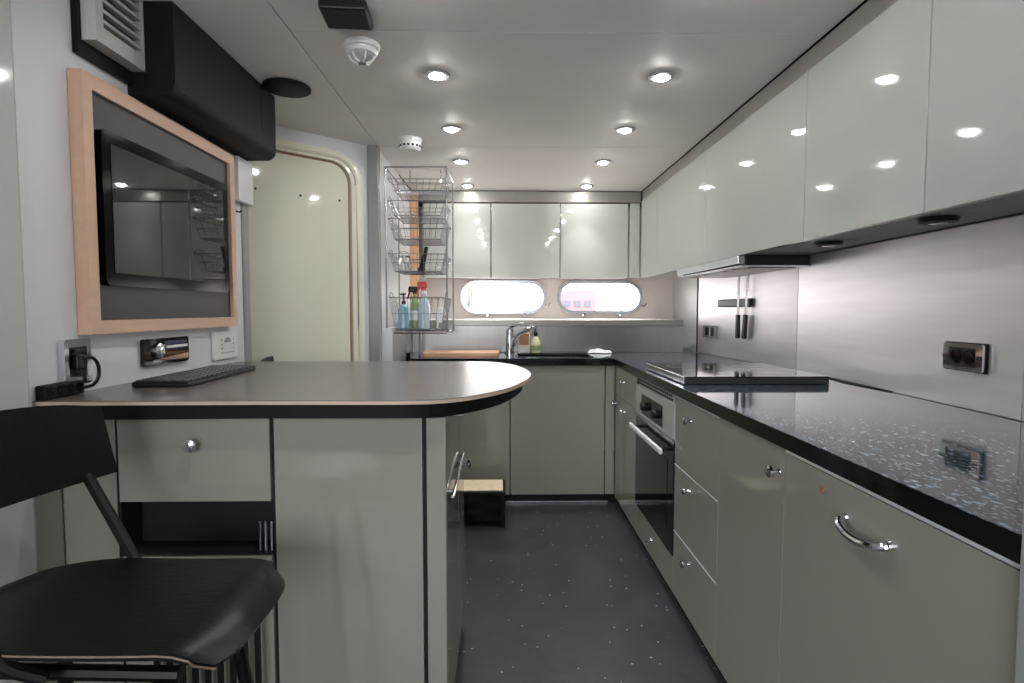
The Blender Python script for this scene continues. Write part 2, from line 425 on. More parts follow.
# shallow basin let into the granite
sk = thing('sink', 'undermounted stainless sink basin in the far worktop', 'sink', (.32, 3.52, .70))
def ring(o, z): return [(x, y, z) for x, y in o]
b = MB(); top = ring(rrect(.098, .547, 3.383, 3.657, .06, 6), .8600); low = ring(rrect(.12, .525, 3.405, 3.635, .05, 6), .72)
va = [b.bm.verts.new(p) for p in top]; vb = [b.bm.verts.new(p) for p in low]
for k in range(len(va)): b.bm.faces.new((va[k], va[(k+1) % len(va)], vb[(k+1) % len(va)], vb[k]))
b.bm.faces.new(vb)
part('basin', b, SATIN, sk)
part('rim', MB().plate(rrect(.086, .559, 3.371, 3.669, .07, 6), [rrect(.098, .547, 3.383, 3.657, .06, 6)[::-1]], .881, .884), BLACKG, sk)
part('drain', MB().lathe([(.03, 0), (.03, .003), (.012, .004)], (.32, 3.52, .7205), n=16), CHROME, sk)

# ---------------------------------------------------------------- knobs
def knob(parent, p, axis='x', sgn=-1, r=.015):
    h = [(.0075, 0), (.006, .004), (.005, .014), (r*.75, .017), (r, .022), (r*.95, .027), (r*.5, .031), (.001, .032)]
    return part('knob', MB().lathe([(a, sgn*b_) for a, b_ in h], p, axis, 16), CHROME, parent)

# ---------------------------------------------------------------- RIGHT BASE CUPBOARDS (faces at x = .675)
FX = .675
def base_thing(name, label, y0, y1):
    t = thing(name, label, 'cabinet', (FX, (y0+y1)/2, .044))
    part('carcass', MB().box(FX+.022, 1.25, y0+.001, y1-.001, .046, .834), CARC, t)
    return t
def front(t, name, y0, y1, z0, z1, m=None):
    return part(name, MB().box(FX, FX+.020, y0+.0015, y1-.0015, z0+.0015, z1-.0015, .0012), m or GLOSS, t)
t = base_thing('corner_cabinet', 'narrow grey-green corner cupboard right of the sink run, knob high on its door', 3.14, 3.362)
# (its front stops where the back row begins)
d = part('drawer', MB().box(FX, FX+.020, 3.1415, 3.336, .6665, .833, .0012), GLOSS, t)
d = part('door', MB().box(FX, FX+.020, 3.1415, 3.336, .0465, .6635, .0012), GLOSS, t); knob(d, (FX, 3.30, .615))
t = base_thing('base_cabinet', 'grey-green cupboard with one small drawer, left of the oven', 2.80, 3.14)
d = front(t, 'drawer', 2.80, 3.14, .665, .835); knob(d, (FX, 3.085, .767))
d = front(t, 'door', 2.80, 3.14, .045, .665); knob(d, (FX, 3.06, .606))

# oven
t = thing('oven', 'built-in black glass oven with steel control panel and white bar handle', 'oven', (FX, 2.485, .044))
part('housing', MB().box(FX+.024, 1.2, 2.172, 2.798, .046, .834), CARC, t)
cp = part('control_panel', MB().box(FX-.004, FX+.02, 2.174, 2.796, .655, .795, .002), VENTM, t)
g = part('display', MB().box(FX-.006, FX-.0045, 2.33, 2.68, .672, .765), BLACKG, cp)
part('dial', MB().lathe([(.02, 0), (.019, -.022), (.001, -.023)], (FX-.0065, 2.60, .716), 'x', 18), BLACKP, cp)
part('dial', MB().lathe([(.02, 0), (.019, -.022), (.001, -.023)], (FX-.0065, 2.41, .716), 'x', 18), BLACKP, cp)
vg = part('vent_grille', MB().box(FX+.004, FX+.02, 2.19, 2.78, .797, .834), VENTM, t)
b = MB()
for k in range(19):
    y = 2.215+k*.03; b.box(FX+.001, FX+.0035, y, y+.016, .803, .812); b.box(FX+.001, FX+.0035, y+.008, y+.024, .818, .827)
part('vent_slots', b, BLACKP, vg)
part('side_trim', MB().box(FX+.001, FX+.02, 2.782, 2.796, .797, .834), BLACKP, t)
od = part('oven_door', MB().box(FX-.004, FX+.02, 2.174, 2.796, .192, .640, .002), OVENG, t)
part('door_window', MB().box(FX-.0055, FX-.0042, 2.25, 2.72, .27, .56), BLACKG, od)
part('door_rail', MB().box(FX-.006, FX+.012, 2.176, 2.794, .641, .653, .001), SATIN, t)
part('handle', MB().box(FX-.050, FX-.036, 2.21, 2.75, .590, .612, .004), WPLAS, od, label='white bar handle')
for y in (2.26, 2.71): part('handle_bracket', MB().box(FX-.036, FX-.0042, y-.012, y+.012, .596, .606, .001), BLACKP, od)
p_ = part('lower_panel', MB().box(FX, FX+.02, 2.1735, 2.7965, .0465, .189, .0012), GLOSS, t); knob(p_, (FX, 2.48, .13), r=.010)

t = base_thing('drawer_cabinet', 'grey-green unit of three stacked drawers, right of the oven', 1.725, 2.17)
for z0, z1, zk in ((.570, .835, .769), (.305, .570, .515), (.045, .305, .247)):
    d = front(t, 'drawer', 1.725, 2.17, z0, z1); knob(d, (FX, 1.985, zk))
    part('edge_trim', MB().box(FX-.0012, FX+.004, 1.728, 2.167, z1-.0065, z1-.0018), WPLAS, d)
t = base_thing('base_cabinet', 'tall-doored grey-green cupboard with a single knob near its upper corner', 1.318, 1.725)
d = front(t, 'door', 1.318, 1.725, .045, .835); knob(d, (FX, 1.345, .772))
t = base_thing('appliance_cabinet', 'wide grey-green appliance front with chrome bow handle and small lock', .70, 1.318)
d = front(t, 'door', .70, 1.318, .045, .826)
part('top_trim', MB().box(FX-.001, FX+.018, .702, 1.314, .827, .834, .001), WPLAS, t)
hp = catmull([(FX, 1.076, .760), (FX-.012, 1.074, .757), (FX-.026, 1.050, .749), (FX-.030, 1.010, .744), (FX-.026, .970, .747), (FX-.012, .949, .754), (FX, .947, .757)], 5)
part('handle', MB().tube(hp, .008, 10), CHROME, d)
part('lock', MB().lathe([(.008, 0), (.008, -.002), (.003, -.003)], (FX, 1.160, .786), 'x', 14), BROWN, d)

t = thing('tall_end_panel', 'upright pale panel closing the near right end of the worktop', 'panel', (.64, .68, 0))
part('panel', MB().box(.657, 1.30, .650, .690, 0, 1.405, .003), GREYP, t)

# ---------------------------------------------------------------- BACK BASE CUPBOARDS (faces at y = 3.34)
def back_cab(name, label, x0, x1, door='door'):
    t = thing(name, label, 'cabinet', ((x0+x1)/2, 3.34, .055))
    part('carcass', MB().box(x0+.002, x1-.002, 3.364, 3.76, .056, .700), CARC, t)
    part('carcass_rail', MB().box(x0+.002, x1-.002, 3.362, 3.368, .701, .834), CARC, t)
    part(door, MB().box(x0+.003, x1-.003, 3.338, 3.358, .057, .832, .0012), GLOSS, t)
    return t
back_cab('sink_cabinet', 'plain grey-green cupboard door under the sink, full width in view', .048, .615)
back_cab('base_cabinet', 'plain grey-green cupboard behind the step stool, partly hidden by the bar', -.52, .048)
t = thing('corner_filler', 'narrow upright filler strip between the sink cupboard and the right-hand run', 'panel', (.64, 3.34, .055))
part('strip', MB().box(.618, .672, 3.340, 3.358, .057, .832, .001), GLOSS, t)

# ---------------------------------------------------------------- RIGHT WALL CUPBOARDS (faces at x = 1.07)
UX = 1.07
segs = [(.82, 1.431, 'pale gloss wall cupboard nearest the camera, at the right picture edge'),
        (1.431, 2.006, 'pale gloss wall cupboard second from the camera, above the worktop sockets'),
        (2.006, 2.986, 'wide pale gloss wall cupboard directly over the extractor hood'),
        (2.986, 3.903, 'pale gloss wall cupboard beyond the hood, second from the far corner'),
        (3.903, 4.372, 'narrow pale gloss wall cupboard in the far right corner')]
for y0, y1, lb in segs:
    t = thing('wall_cabinet', lb, 'cabinet', (UX, (y0+y1)/2, 1.411), 'pale gloss wall cupboards on the right wall')
    door = part('door', MB().box(UX, UX+.019, y0+.002, y1-.002, 1.4115, 2.000, .0012), GLOSSU, t)
    ys_ = [y1-.001]+[y for y in (3.765, 2.639, 1.411) if y0 < y < y1]+[y0+.001]
    out = [(UX+.021, y0+.001), (UX+.021, y1-.001)]+[((wallx(y)-.001) if y < 3.76 else 1.308, y) for y in ys_]
    zb = 1.414
    part('shadow_gap', MB().box(UX+.012, UX+.0185, y0-.0018, y0+.0018, 1.415, 1.998), DARKGAP, t)
    part('carcass', MB().plate(out, [], zb, 1.980), CARC, t)
# one more beyond the frame edge so that reflections run on
for i, (x, y) in enumerate(((1.194, 2.062), (1.176, 1.519))):
    t = thing('under_cupboard_lamp', ('round black lamp under the wall cupboards, nearer the hood', 'round black lamp under the wall cupboards, nearer the camera')[i], 'lamp', (x, y, 1.413), 'lamps under the wall cupboards')
    part('bezel', MB().lathe([(.046, -.001), (.048, -.004), (.044, -.014), (.030, -.016), (.030, -.012), (.001, -.012)], (x, y, 1.414), n=28), BLACKP, t)
    part('lens', MB().lathe([(.028, -.0125), (.022, -.0165), (.001, -.017)], (x, y, 1.414), n=20), BLACKG, t)

# extractor hood
t = thing('extractor_hood', 'slim black and steel extractor hood under the right wall cupboards', 'extractor hood', (1.2, 2.9, 1.364))
part('body', MB().box(1.095, 1.387, 2.532, 3.42, 1.366, 1.412, .002), BLACKP, t)
part('slide_front', MB().box(1.060, 1.092, 2.535, 3.42, 1.372, 1.409, .002), SATIN, t)
part('bottom_lip', MB().box(1.070, 1.38, 2.532, 3.419, 1.360, 1.3655), SATIN, t)
for k in range(3): part('filter', MB().box(1.12, 1.34, 2.57+k*.28, 2.83+k*.28, 1.356, 1.3595, .001), FASC, t)
for y in (2.75, 3.15): part('lamp', MB().lathe([(.02, 0), (.02, -.003), (.001, -.004)], (1.10, y, 1.3598), n=14), WPLAS, t)

# ---------------------------------------------------------------- BACK WALL CUPBOARDS (faces at y = 4.375)
for i, (x0, x1, lb) in enumerate(((-.61, -.084, 'pale gloss wall cupboard on the back wall, beside the wire rack'),
                                  (-.084, .448, 'middle pale gloss wall cupboard of the three on the back wall'),
                                  (.448, .975, 'pale gloss wall cupboard on the back wall above the right porthole'))):
    t = thing('wall_cabinet', lb, 'cabinet', ((x0+x1)/2, 4.375, 1.411), 'wall cupboards above the portholes')
    part('door', MB().box(x0+.004, x1-.004, 4.375, 4.394, 1.4115, 1.978, .0012), GLOSSU, t)
    part('carcass', MB().box(x0+.002, x1-.002, 4.3965, 4.6, 1.414, 1.958), CARC, t)
t = thing('corner_upright', 'narrow upright filler in the far corner between the wall cupboards', 'panel', (1.02, 4.38, 1.411))
part('strip', MB().box(.983, 1.062, 4.376, 4.392, 1.4115, 1.982, .001), GLOSSU, t)
t = thing('wood_strip', 'tall varnished wood strip behind the wire rack', 'panel', (-.66, 4.36, 1.24))
part('board', MB().box(-.700, -.636, 4.35, 4.37, 1.24, 2.06, .002), WOODS, t)

# ---------------------------------------------------------------- HOB
t = thing('hob', 'raised black glass hob in a steel surround on the right worktop', 'hob', (.97, 2.41, .8805))
part('surround', MB().box(.697, 1.252, 2.128, 2.69, .8812, .906, .002), GREYB, t)
part('front_trim', MB().box(.690, .6965, 2.128, 2.69, .884, .911, .001), SATIN, t)
part('glass_top', MB().box(.700, 1.250, 2.130, 2.688, .9065, .911, .001), BLACKG, t)
for x, y, r in ((.84, 2.27, .075), (.84, 2.53, .09), (1.1, 2.27, .09), (1.1, 2.53, .075)):
    part('zone_ring', MB().plate([(x+r*math.cos(a*PI/16), y+r*math.sin(a*PI/16)) for a in range(32)], [[(x+(r-.003)*math.cos(-a*PI/16), y+(r-.003)*math.sin(-a*PI/16)) for a in range(32)]], .9111, .9114), GPLAS, t)

# ---------------------------------------------------------------- sockets, knife rail on the right wall
def wall_frame(y, z):
    dy = .05; n = Vector((-(1), 0, 0)); tx = wallx(y+dy)-wallx(y-dy)
    a = math.atan2(-tx, 2*dy)       # rotation about z that turns +y along the wall
    return Vector((wallx(y), y, z)), a
def wl(name, mb, m, t): return part(name, mb, m, t, local=True)
p, a = wall_frame(1.600, 1.03)
t = thing('wall_socket', 'large double wall socket in chrome frame on steel splashback, above the near worktop', 'socket', (p.x-.001, p.y, p.z), 'sockets on the right wall', a)
wl('backplate', MB().box(-.006, 0, -.078, .078, -.042, .042, .002), BLACKP, t)
wl('frame', MB().plate(rrect(-.074, .074, -.039, .039, .006), [rrect(-.050, .050, -.027, .027, .003)[::-1]], -.014, -.0065, 'yz'), CHROME, t)
wl('insert', MB().box(-.012, -.0065, -.0495, .0495, -.0265, .0265), BLACKP, t)
for s_ in (-.0245, .0245):
    wl('outlet', MB().lathe([(.021, -.0122), (.021, -.0150), (.018, -.0152), (.017, -.0135), (.001, -.0135)], (0, s_, 0), 'x', 20), BLACKG, t)
for s_ in (-.064, .064): wl('notch', MB().box(-.0155, -.0142, s_-.010, s_+.010, -.006, .006), BLACKP, t)
p, a = wall_frame(3.56, 1.028)
t = thing('wall_socket', 'small black socket in chrome frame at the far end of the splashback', 'socket', (p.x-.001, p.y, p.z), 'sockets on the right wall', a)
wl('frame', MB().plate(rrect(-.09, .09, -.038, .038, .005), [rrect(-.07, .06, -.026, .026, .003)[::-1]], -.012, -.001, 'yz'), FASC, t)
wl('insert', MB().box(-.009, -.002, -.0695, .0595, -.0255, .0255), BLACKP, t)
wl('divider', MB().box(-.012, -.0092, -.012, -.004, -.0255, .0255), CHROME, t)
p, a = wall_frame(3.20, 1.205)
t = thing('knife_rail', 'magnetic steel knife rail on the splashback, black end cap', 'knife rail', (p.x-.001, p.y, p.z), None, a)
wl('bar', MB().box(-.018, -.001, -.115, .235, -.023, .023, .006), GREYB, t)
wl('end_cap', MB().box(-.0195, -.0005, -.155, -.1155, -.024, .024, .006), BLACKP, t)
for i, (yy, tilt, lb) in enumerate(((3.165, 0, 'black-handled knife hanging straight, left of the two on the rail'), (3.075, .10, 'black-handled knife hanging tilted at the capped end of the rail'))):
    p, a = wall_frame(yy, 1.20)
    t = thing('knife', lb, 'knife', (p.x-.021, p.y, 1.20), 'knives on the magnetic rail', a)
    M = Matrix.Rotation(tilt, 3, 'X')
    def kk(mb):
        bmesh.ops.transform(mb.bm, matrix=M.to_4x4(), verts=mb.bm.verts); return mb
    wl('blade', kk(MB().plate([(-.012, -.06), (.012, -.06), (.012, .13), (-.004, .175), (-.012, .14)], [], -.0025, 0, 'yz')), CHROME, t)
    wl('handle', kk(MB().box(-.010, .007, -.016, .016, -.195, -.061, .005)), BLACKP, t)

# ---------------------------------------------------------------- things on the far worktop
t = thing('tap', 'chrome mixer tap with curved spout behind the sink', 'tap', (.05, 3.71, .8805))
part('base', MB().lathe([(.03, 0), (.03, .01), (.024, .014), (.024, .10), (.022, .12), (.012, .13)], (.05, 3.71, .8805), n=20), CHROME, t)
part('spout', MB().tube(catmull([(.055, 3.71, .905), (.080, 3.70, .965), (.12, 3.68, 1.010), (.165, 3.66, 1.036), (.203, 3.65, 1.042)], 5), .017, 12, rs=None), CHROME, t)
part('nozzle', MB().lathe([(.02, -.025), (.022, -.02), (.022, .022), (.012, .028)], (.200, 3.648, 1.040), n=16), CHROME, t)
part('lever', MB().tube(catmull([(.045, 3.71, 1.035), (.06, 3.70, 1.055), (.10, 3.69, 1.072), (.145, 3.68, 1.080)], 5), .008, 10), CHROME, t)
part('lever_base', MB().lathe([(.022, 0), (.022, .03), (.01, .04)], (.05, 3.71, 1.005), n=16), CHROME, t)
t = thing('chopping_board', 'pale wooden chopping board lying on the worktop left of the tap', 'chopping board', (-.27, 3.56, .8805))
b = MB().plate(rrect(-.49, -.02, 3.44, 3.68, .03), [], .8812, .903)
part('board', b, BOARD, t)
t = thing('soap_bottle', 'clear bottle of yellow-green washing-up liquid with black cap behind the sink', 'bottle', (.222, 3.72, .8812))
part('body', MB().lathe([(.03, 0), (.036, .006), (.037, .06), (.030, .085), (.016, .105), (.012, .11)], (.222, 3.72, .8812), n=20), YELL, t)
part('cap', MB().lathe([(.013, .11), (.013, .135), (.006, .14)], (.222, 3.72, .8812), n=14), BLACKP, t)
part('cap_label', MB().lathe([(.0375, .02), (.0376, .05)], (.222, 3.72, .8812), n=20), GREEN, t)
t = thing('carton', 'small white carton with brown printed panel beside the tap', 'carton', (.145, 3.735, .8812))
part('box', MB().box(.105, .185, 3.725, 3.755, .8812, 1.018, .003), CARTON, t)
part('printed_panel', MB().box(.112, .178, 3.7235, 3.7248, .935, 1.008), BROWN, t)
b = MB(); g = []
for i in range(15):
    row = []
    for j in range(7):
        u, v = i/14, j/6
        z = .885+.024*math.sin(u*PI)**.5*math.sin(v*PI)**.6+.008*math.sin(u*11)*math.sin(v*4+u*3)*math.sin(v*PI)
        row.append((.565+.155*u, 3.67+.075*v+.01*math.sin(u*7), max(z, .8845)))
    g.append(row)
tag(part('folded_cloth', b.sheet(g, .003), CLOTH, loc=(.64, 3.70, .8812)), 'crumpled white cloth on the far worktop right of the sink', 'cloth')

# ---------------------------------------------------------------- BAR
OUT = [(-1.116, 1.352), (-.60, 1.357), (-.25, 1.352)]+[tuple(p) for p in catmull([Vector((-.174, 1.358)), Vector((-.083, 1.415)), Vector((.023, 1.575)), Vector((.093, 1.84)), Vector((.090, 2.05)), Vector((.040, 2.25)), Vector((-.051, 2.37)), Vector((-.16, 2.395))], 6)]+[(-1.116, 2.395)]
def inset(o, d):
    c = []; n = len(o)
    for i in range(n):
        a, b_, e = Vector(o[i-1]), Vector(o[i]), Vector(o[(i+1) % n])
        t1 = (b_-a).normalized(); t2 = (e-b_).normalized(); nn = Vector((-(t1+t2).y, (t1+t2).x)).normalized()
        c.append(tuple(b_+nn*d))
    return c
bt = thing('breakfast_bar', 'dark laminate breakfast bar top with rounded end and pale plywood edge', 'countertop', (-.5, 1.9, .90))
part('laminate', MB().plate(inset(OUT, .001), [], .9462, .9482), LAM, bt)
part('plywood_core', MB().plate(OUT, [], .9375, .946), PLY, bt)
ins = [(max(x, -1.116), y) for x, y in inset(OUT, .03)]
part('underframe', MB().plate(ins, [], .8985, .9372), BLACKM, bt)
CY = 1.40
bc = thing('bar_cabinet', 'grey-green cupboard block carrying the breakfast bar', 'cabinet', (-.55, 1.7, 0))
part('carcass', MB().box(-.955, -.160, 1.50, 2.05, .05, .8975), CARC, bc)
part('side_carcass', MB().box(-.575, -.160, 1.425, 1.498, .05, .8975), CARC, bc)
d = part('drawer', MB().box(-.953, -.579, CY, CY+.02, .687, .8965, .0015), GLOSS, bc); knob(d, (-.764, CY, .834), 'y', -1, .017)
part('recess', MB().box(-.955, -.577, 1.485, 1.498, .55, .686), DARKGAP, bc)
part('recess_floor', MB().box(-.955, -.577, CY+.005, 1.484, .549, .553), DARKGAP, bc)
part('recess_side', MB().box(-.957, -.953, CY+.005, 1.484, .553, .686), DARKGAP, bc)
part('lower_panel', MB().box(-.953, -.579, CY, CY+.02, .06, .546, .0015), GLOSS, bc)
d = part('door', MB().box(-.568, -.200, CY, CY+.02, .06, .8965, .0015), GLOSS, bc)
part('gap_strip', MB().box(-.577, -.570, CY+.012, CY+.02, .06, .8965), DARKGAP, bc)
part('gap_strip', MB().box(-.198, -.192, CY+.012, CY+.02, .06, .8965), DARKGAP, bc)
part('corner_panel', MB().box(-.190, -.141, CY, CY+.02, .06, .8965, .003), GLOSS, bc)
part('side_door', MB().box(-.158, -.141, CY+.023, 1.795, .06, .8965, .0015), GLOSS, bc)
sd = part('side_door', MB().box(-.158, -.141, 1.80, 2.05, .06, .8965, .0015), GLOSS, bc)
knob(sd, (-.141, 1.97, .622), 'x', 1, .016)
b = MB().tube([(-.129, 1.455, .678), (-.129, 1.90, .678)], .0045, 10)
for y in (1.50, 1.86): b.tube([(-.141, y, .678), (-.129, y, .678)], .004, 8)
part('side_handle', b, CHROME, bc, label='long chrome bar handle on the end')
part('plinth', MB().box(-.94, -.175, 1.45, 2.03, 0, .049), BLACKP, bc)
part('wall_side_panel', MB().box(-1.1165, -1.111, 1.337, CY+.02, .0, .897), GLOSS, bc)
part('filler_panel', MB().box(-1.110, -.960, CY+.025, CY+.04, .06, .8965, .001), GLOSS, bc)
part('filler_edge', MB().box(-.9595, -.9575, CY, CY+.024, .06, .8965), SATIN, bc)
part('top_bracket', MB().box(-.139, -.10, 1.45, 1.75, .890, .8975, .002), CHROME, bc)

# black bar rack in front of the lower panel, three bright posts above it in the recess
rk = thing('bar_rack', 'rack of upright black bars under the bar drawer', 'rack', (-.72, 1.365, 0))
for k in range(9):
    part('bar', MB().box(-.86+k*.031, -.848+k*.031, 1.362, 1.372, .04, .52), BLACKP, rk)
part('rail', MB().box(-.875, -.615, 1.373, 1.381, .02, .04), BLACKP, rk)
part('rail', MB().box(-.875, -.615, 1.373, 1.381, .50, .52), BLACKP, rk)
part('foot', MB().box(-.875, -.86, 1.33, 1.39, 0, .02), BLACKP, rk); part('foot', MB().box(-.63, -.615, 1.33, 1.39, 0, .02), BLACKP, rk)
pr = thing('post_set', 'three short chrome posts standing in the black recess below the bar drawer', 'posts', (-.6, 1.41, .5535))
for x in (-.614, -.599, -.584): part('post', MB().lathe([(.0035, 0), (.0035, .075), (.002, .077)], (x, 1.415, .5535), n=10), CHROME, pr)

# ---------------------------------------------------------------- LEFT WALL THINGS
# television in beech frame
t = thing('framed_television', 'wall television in a beech wood frame with dark grey surround', 'television', (-1.117, 1.92, 1.10))
FY = (1.506, 2.335); FZ = (1.100, 1.785)
part('wood_frame', MB().plate([(FY[0], FZ[0]), (FY[1], FZ[0]), (FY[1], FZ[1]), (FY[0], FZ[1])],
     [[(FY[0]+.037, FZ[0]+.037), (FY[0]+.037, FZ[1]-.040), (FY[1]-.037, FZ[1]-.040), (FY[1]-.037, FZ[0]+.037)]], -1.116, -1.080, 'yz'), WOODF, t)
part('surround', MB().box(-1.112, -1.092, FY[0]+.038, FY[1]-.038, FZ[0]+.038, FZ[1]-.041), GREYB, t)
tv = part('television_set', MB().plate(rrect(1.556, 2.245, 1.232, 1.652, .02), [], -1.0915, -1.070, 'yz'), BEZEL, t)
part('screen', MB().box(-1.0699, -1.0685, 1.590, 2.212, 1.268, 1.618), SCREEN, tv)
# ventilation grille unit
t = thing('vent_unit', 'brushed metal ventilation grille high on the left wall', 'vent', (-1.117, 1.63, 1.84))
part('backplate', MB().box(-1.116, -1.100, 1.528, 1.742, 1.835, 2.078), BLACKM, t)
part('frame', MB().plate([(1.54, 1.872), (1.742, 1.872), (1.742, 2.076), (1.54, 2.076)], [[(1.568, 1.915), (1.568, 2.066), (1.735, 2.066), (1.735, 1.915)]], -1.099, -1.060, 'yz'), VENTM, t)
part('dark_core', MB().box(-1.098, -1.085, 1.569, 1.734, 1.916, 2.065), DARKGAP, t)
for k in range(5): part('louvre', MB().box(-1.084, -1.062, 1.569, 1.734, 1.930+k*.028, 1.940+k*.028, .002), VENTM, t)
t = thing('duct_box', 'black rounded box unit hung under the ceiling on the left wall', 'air conditioner', (-1.05, 2.1, 1.81))
b = MB()
o = [(-1.116, 1.808)]+[(-.975-.04+.04*math.cos(k*PI/16), 1.808+.04-.04*math.sin(k*PI/16)) for k in range(8, -1, -1)]+[(-.975, 2.078), (-1.116, 2.078)]
b.plate(o, [], 1.745, 2.50, 'xz')
part('casing', b, BLACKM, t)
part('end_seam', MB().box(-.9752, -.974, 2.36, 2.363, 1.85, 2.07), DARKGAP, t)
t = thing('ceiling_speaker', 'flat round black disc on the ceiling at the end of the black box', 'speaker', (-.880, 2.385, 2.07))
part('disc', MB().lathe([(.092, -.001), (.094, -.003), (.094, -.012), (.088, -.015), (.001, -.015)], (-.880, 2.385, 2.08), n=40), BLACKM, t)
t = thing('junction_box', 'small white box high on the left wall beside the cream door', 'box', (-1.11, 2.45, 1.62))
part('cover', MB().box(-1.109, -1.085, 2.385, 2.52, 1.618, 1.800, .003), WPLAS, t)
t = thing('hook', 'tiny black hook on the left wall below the white box', 'hook', (-1.117, 2.42, 1.575))
part('peg', MB().tube([(-1.116, 2.42, 1.58), (-1.10, 2.42, 1.575), (-1.092, 2.42, 1.585)], .004, 6), BLACKP, t)

# chrome socket with plug and lead
t = thing('wall_socket', 'chrome framed socket with black plug on the left wall, above the bar', 'socket', (-1.117, 1.48, 1.02))
part('frame', MB().plate(rrect(1.435, 1.527, .972, 1.090, .008), [rrect(1.450, 1.512, .992, 1.070, .004)[::-1]], -1.116, -1.099, 'yz'), CHROME, t)
part('insert', MB().box(-1.115, -1.105, 1.451, 1.511, .993, 1.069), BLACKP, t)
t = thing('plug_lead', 'black plug with curved lead dropping from the chrome socket to the power strip', 'cable', (-1.09, 1.48, 1.03))
part('plug', MB().box(-1.1045, -1.086, 1.462, 1.492, 1.012, 1.050, .004), BLACKP, t)
part('plug_top', MB().box(-1.104, -1.092, 1.462, 1.505, 1.054, 1.064, .002), BLACKP, t)
part('cord', MB().tube(catmull([(-1.088, 1.480, 1.040), (-1.080, 1.50, 1.042), (-1.078, 1.520, 1.022), (-1.080, 1.525, .99), (-1.088, 1.515, .967), (-1.098, 1.487, .962)], 6), .0045, 8), BLACKP, t)
t = thing('power_strip', 'black multi-way power strip at the near left end of the bar', 'power strip', (-1.10, 1.42, .949))
part('body', MB().box(-1.114, -1.088, 1.358, 1.485, .9492, .984, .004), BLACKM, t)
for k in range(4): part('outlet', MB().lathe([(.012, 0), (.012, .0015), (.009, .0016), (.001, .0005)], (-1.0882, 1.378+k*.029, .967), 'x', 14), BLACKG, t)

# car stereo
t = thing('car_stereo', 'black and silver car stereo set into the wall above the keyboard', 'stereo', (-1.117, 1.88, .99))
fr = part('bezel', MB().plate(rrect(1.758, 2.008, .988, 1.074, .012), [], -1.116, -1.104, 'yz'), BLACKG, t)
part('display', MB().box(-1.1038, -1.102, 1.865, 1.995, 1.034, 1.062, .0005), LCD, t)
part('silver_strip', MB().plate([(1.80, 1.000), (2.0, .998), (2.0, 1.016), (1.90, 1.012), (1.80, 1.006)], [], -1.1038, -1.1015, 'yz'), CHROME, t)
part('light_strip', MB().box(-1.1018, -1.1005, 1.872, 1.994, 1.040, 1.048), WPLAS, t)
k_ = part('volume_knob', MB().lathe([(.026, 0), (.025, .008), (.018, .012), (.001, .013)], (-1.1038, 1.828, 1.034), 'x', 22), CHROME, t)
for z in (1.022, 1.034, 1.046): part('button', MB().box(-1.1038, -1.1005, 1.856, 1.863, z, z+.007), GPLAS, t)

# white control panel
t = thing('control_panel', 'square white control panel with dial and small marks, near the end of the left wall', 'control panel', (-1.117, 2.29, .97))
part('plate', MB().box(-1.116, -1.104, 2.185, 2.375, .970, 1.082, .003), WPLAS, t)
part('dial', MB().plate([(2.290+.026*math.cos(a*PI/10), 1.036+.02*math.sin(a*PI/10)) for a in range(11)], [], -1.1038, -1.1028, 'yz'), GPLAS, t)
b = MB()
for y in (2.242, 2.338):
    for z in (1.013, 1.029, 1.047): b.box(-1.1038, -1.1028, y-.004, y+.004, z-.003, z+.003)
b.box(-1.1038, -1.1028, 2.235, 2.345, .994, .997)
part('marks', b, GPLAS, t)

# keyboard
t = thing('keyboard', 'thin black and grey keyboard lying on the bar below the stereo', 'keyboard', (-.965, 1.825, .9487), None, math.radians(1.5))
part('case', MB().box(-.078, .078, -.235, .235, 0, .013, .004), BLACKP, t, local=True)
part('tray', MB().box(-.074, .074, -.231, .231, .0131, .0145), BLACKP, t, local=True)
keyme = None
for r in range(6):
    for c in range(15):
        x = .060-r*.0245; y = -.213+c*.0304
        if keyme is None:
            k0 = part('key', MB().box(-.0095, .0095, -.0125, .0125, 0, .004, .001), KEYM, t, local=True); keyme = k0; k0.location = (x, y, .0146)
        else:
            k1 = keyme.copy(); C.objects.link(k1); k1.location = (x, y, .0146)

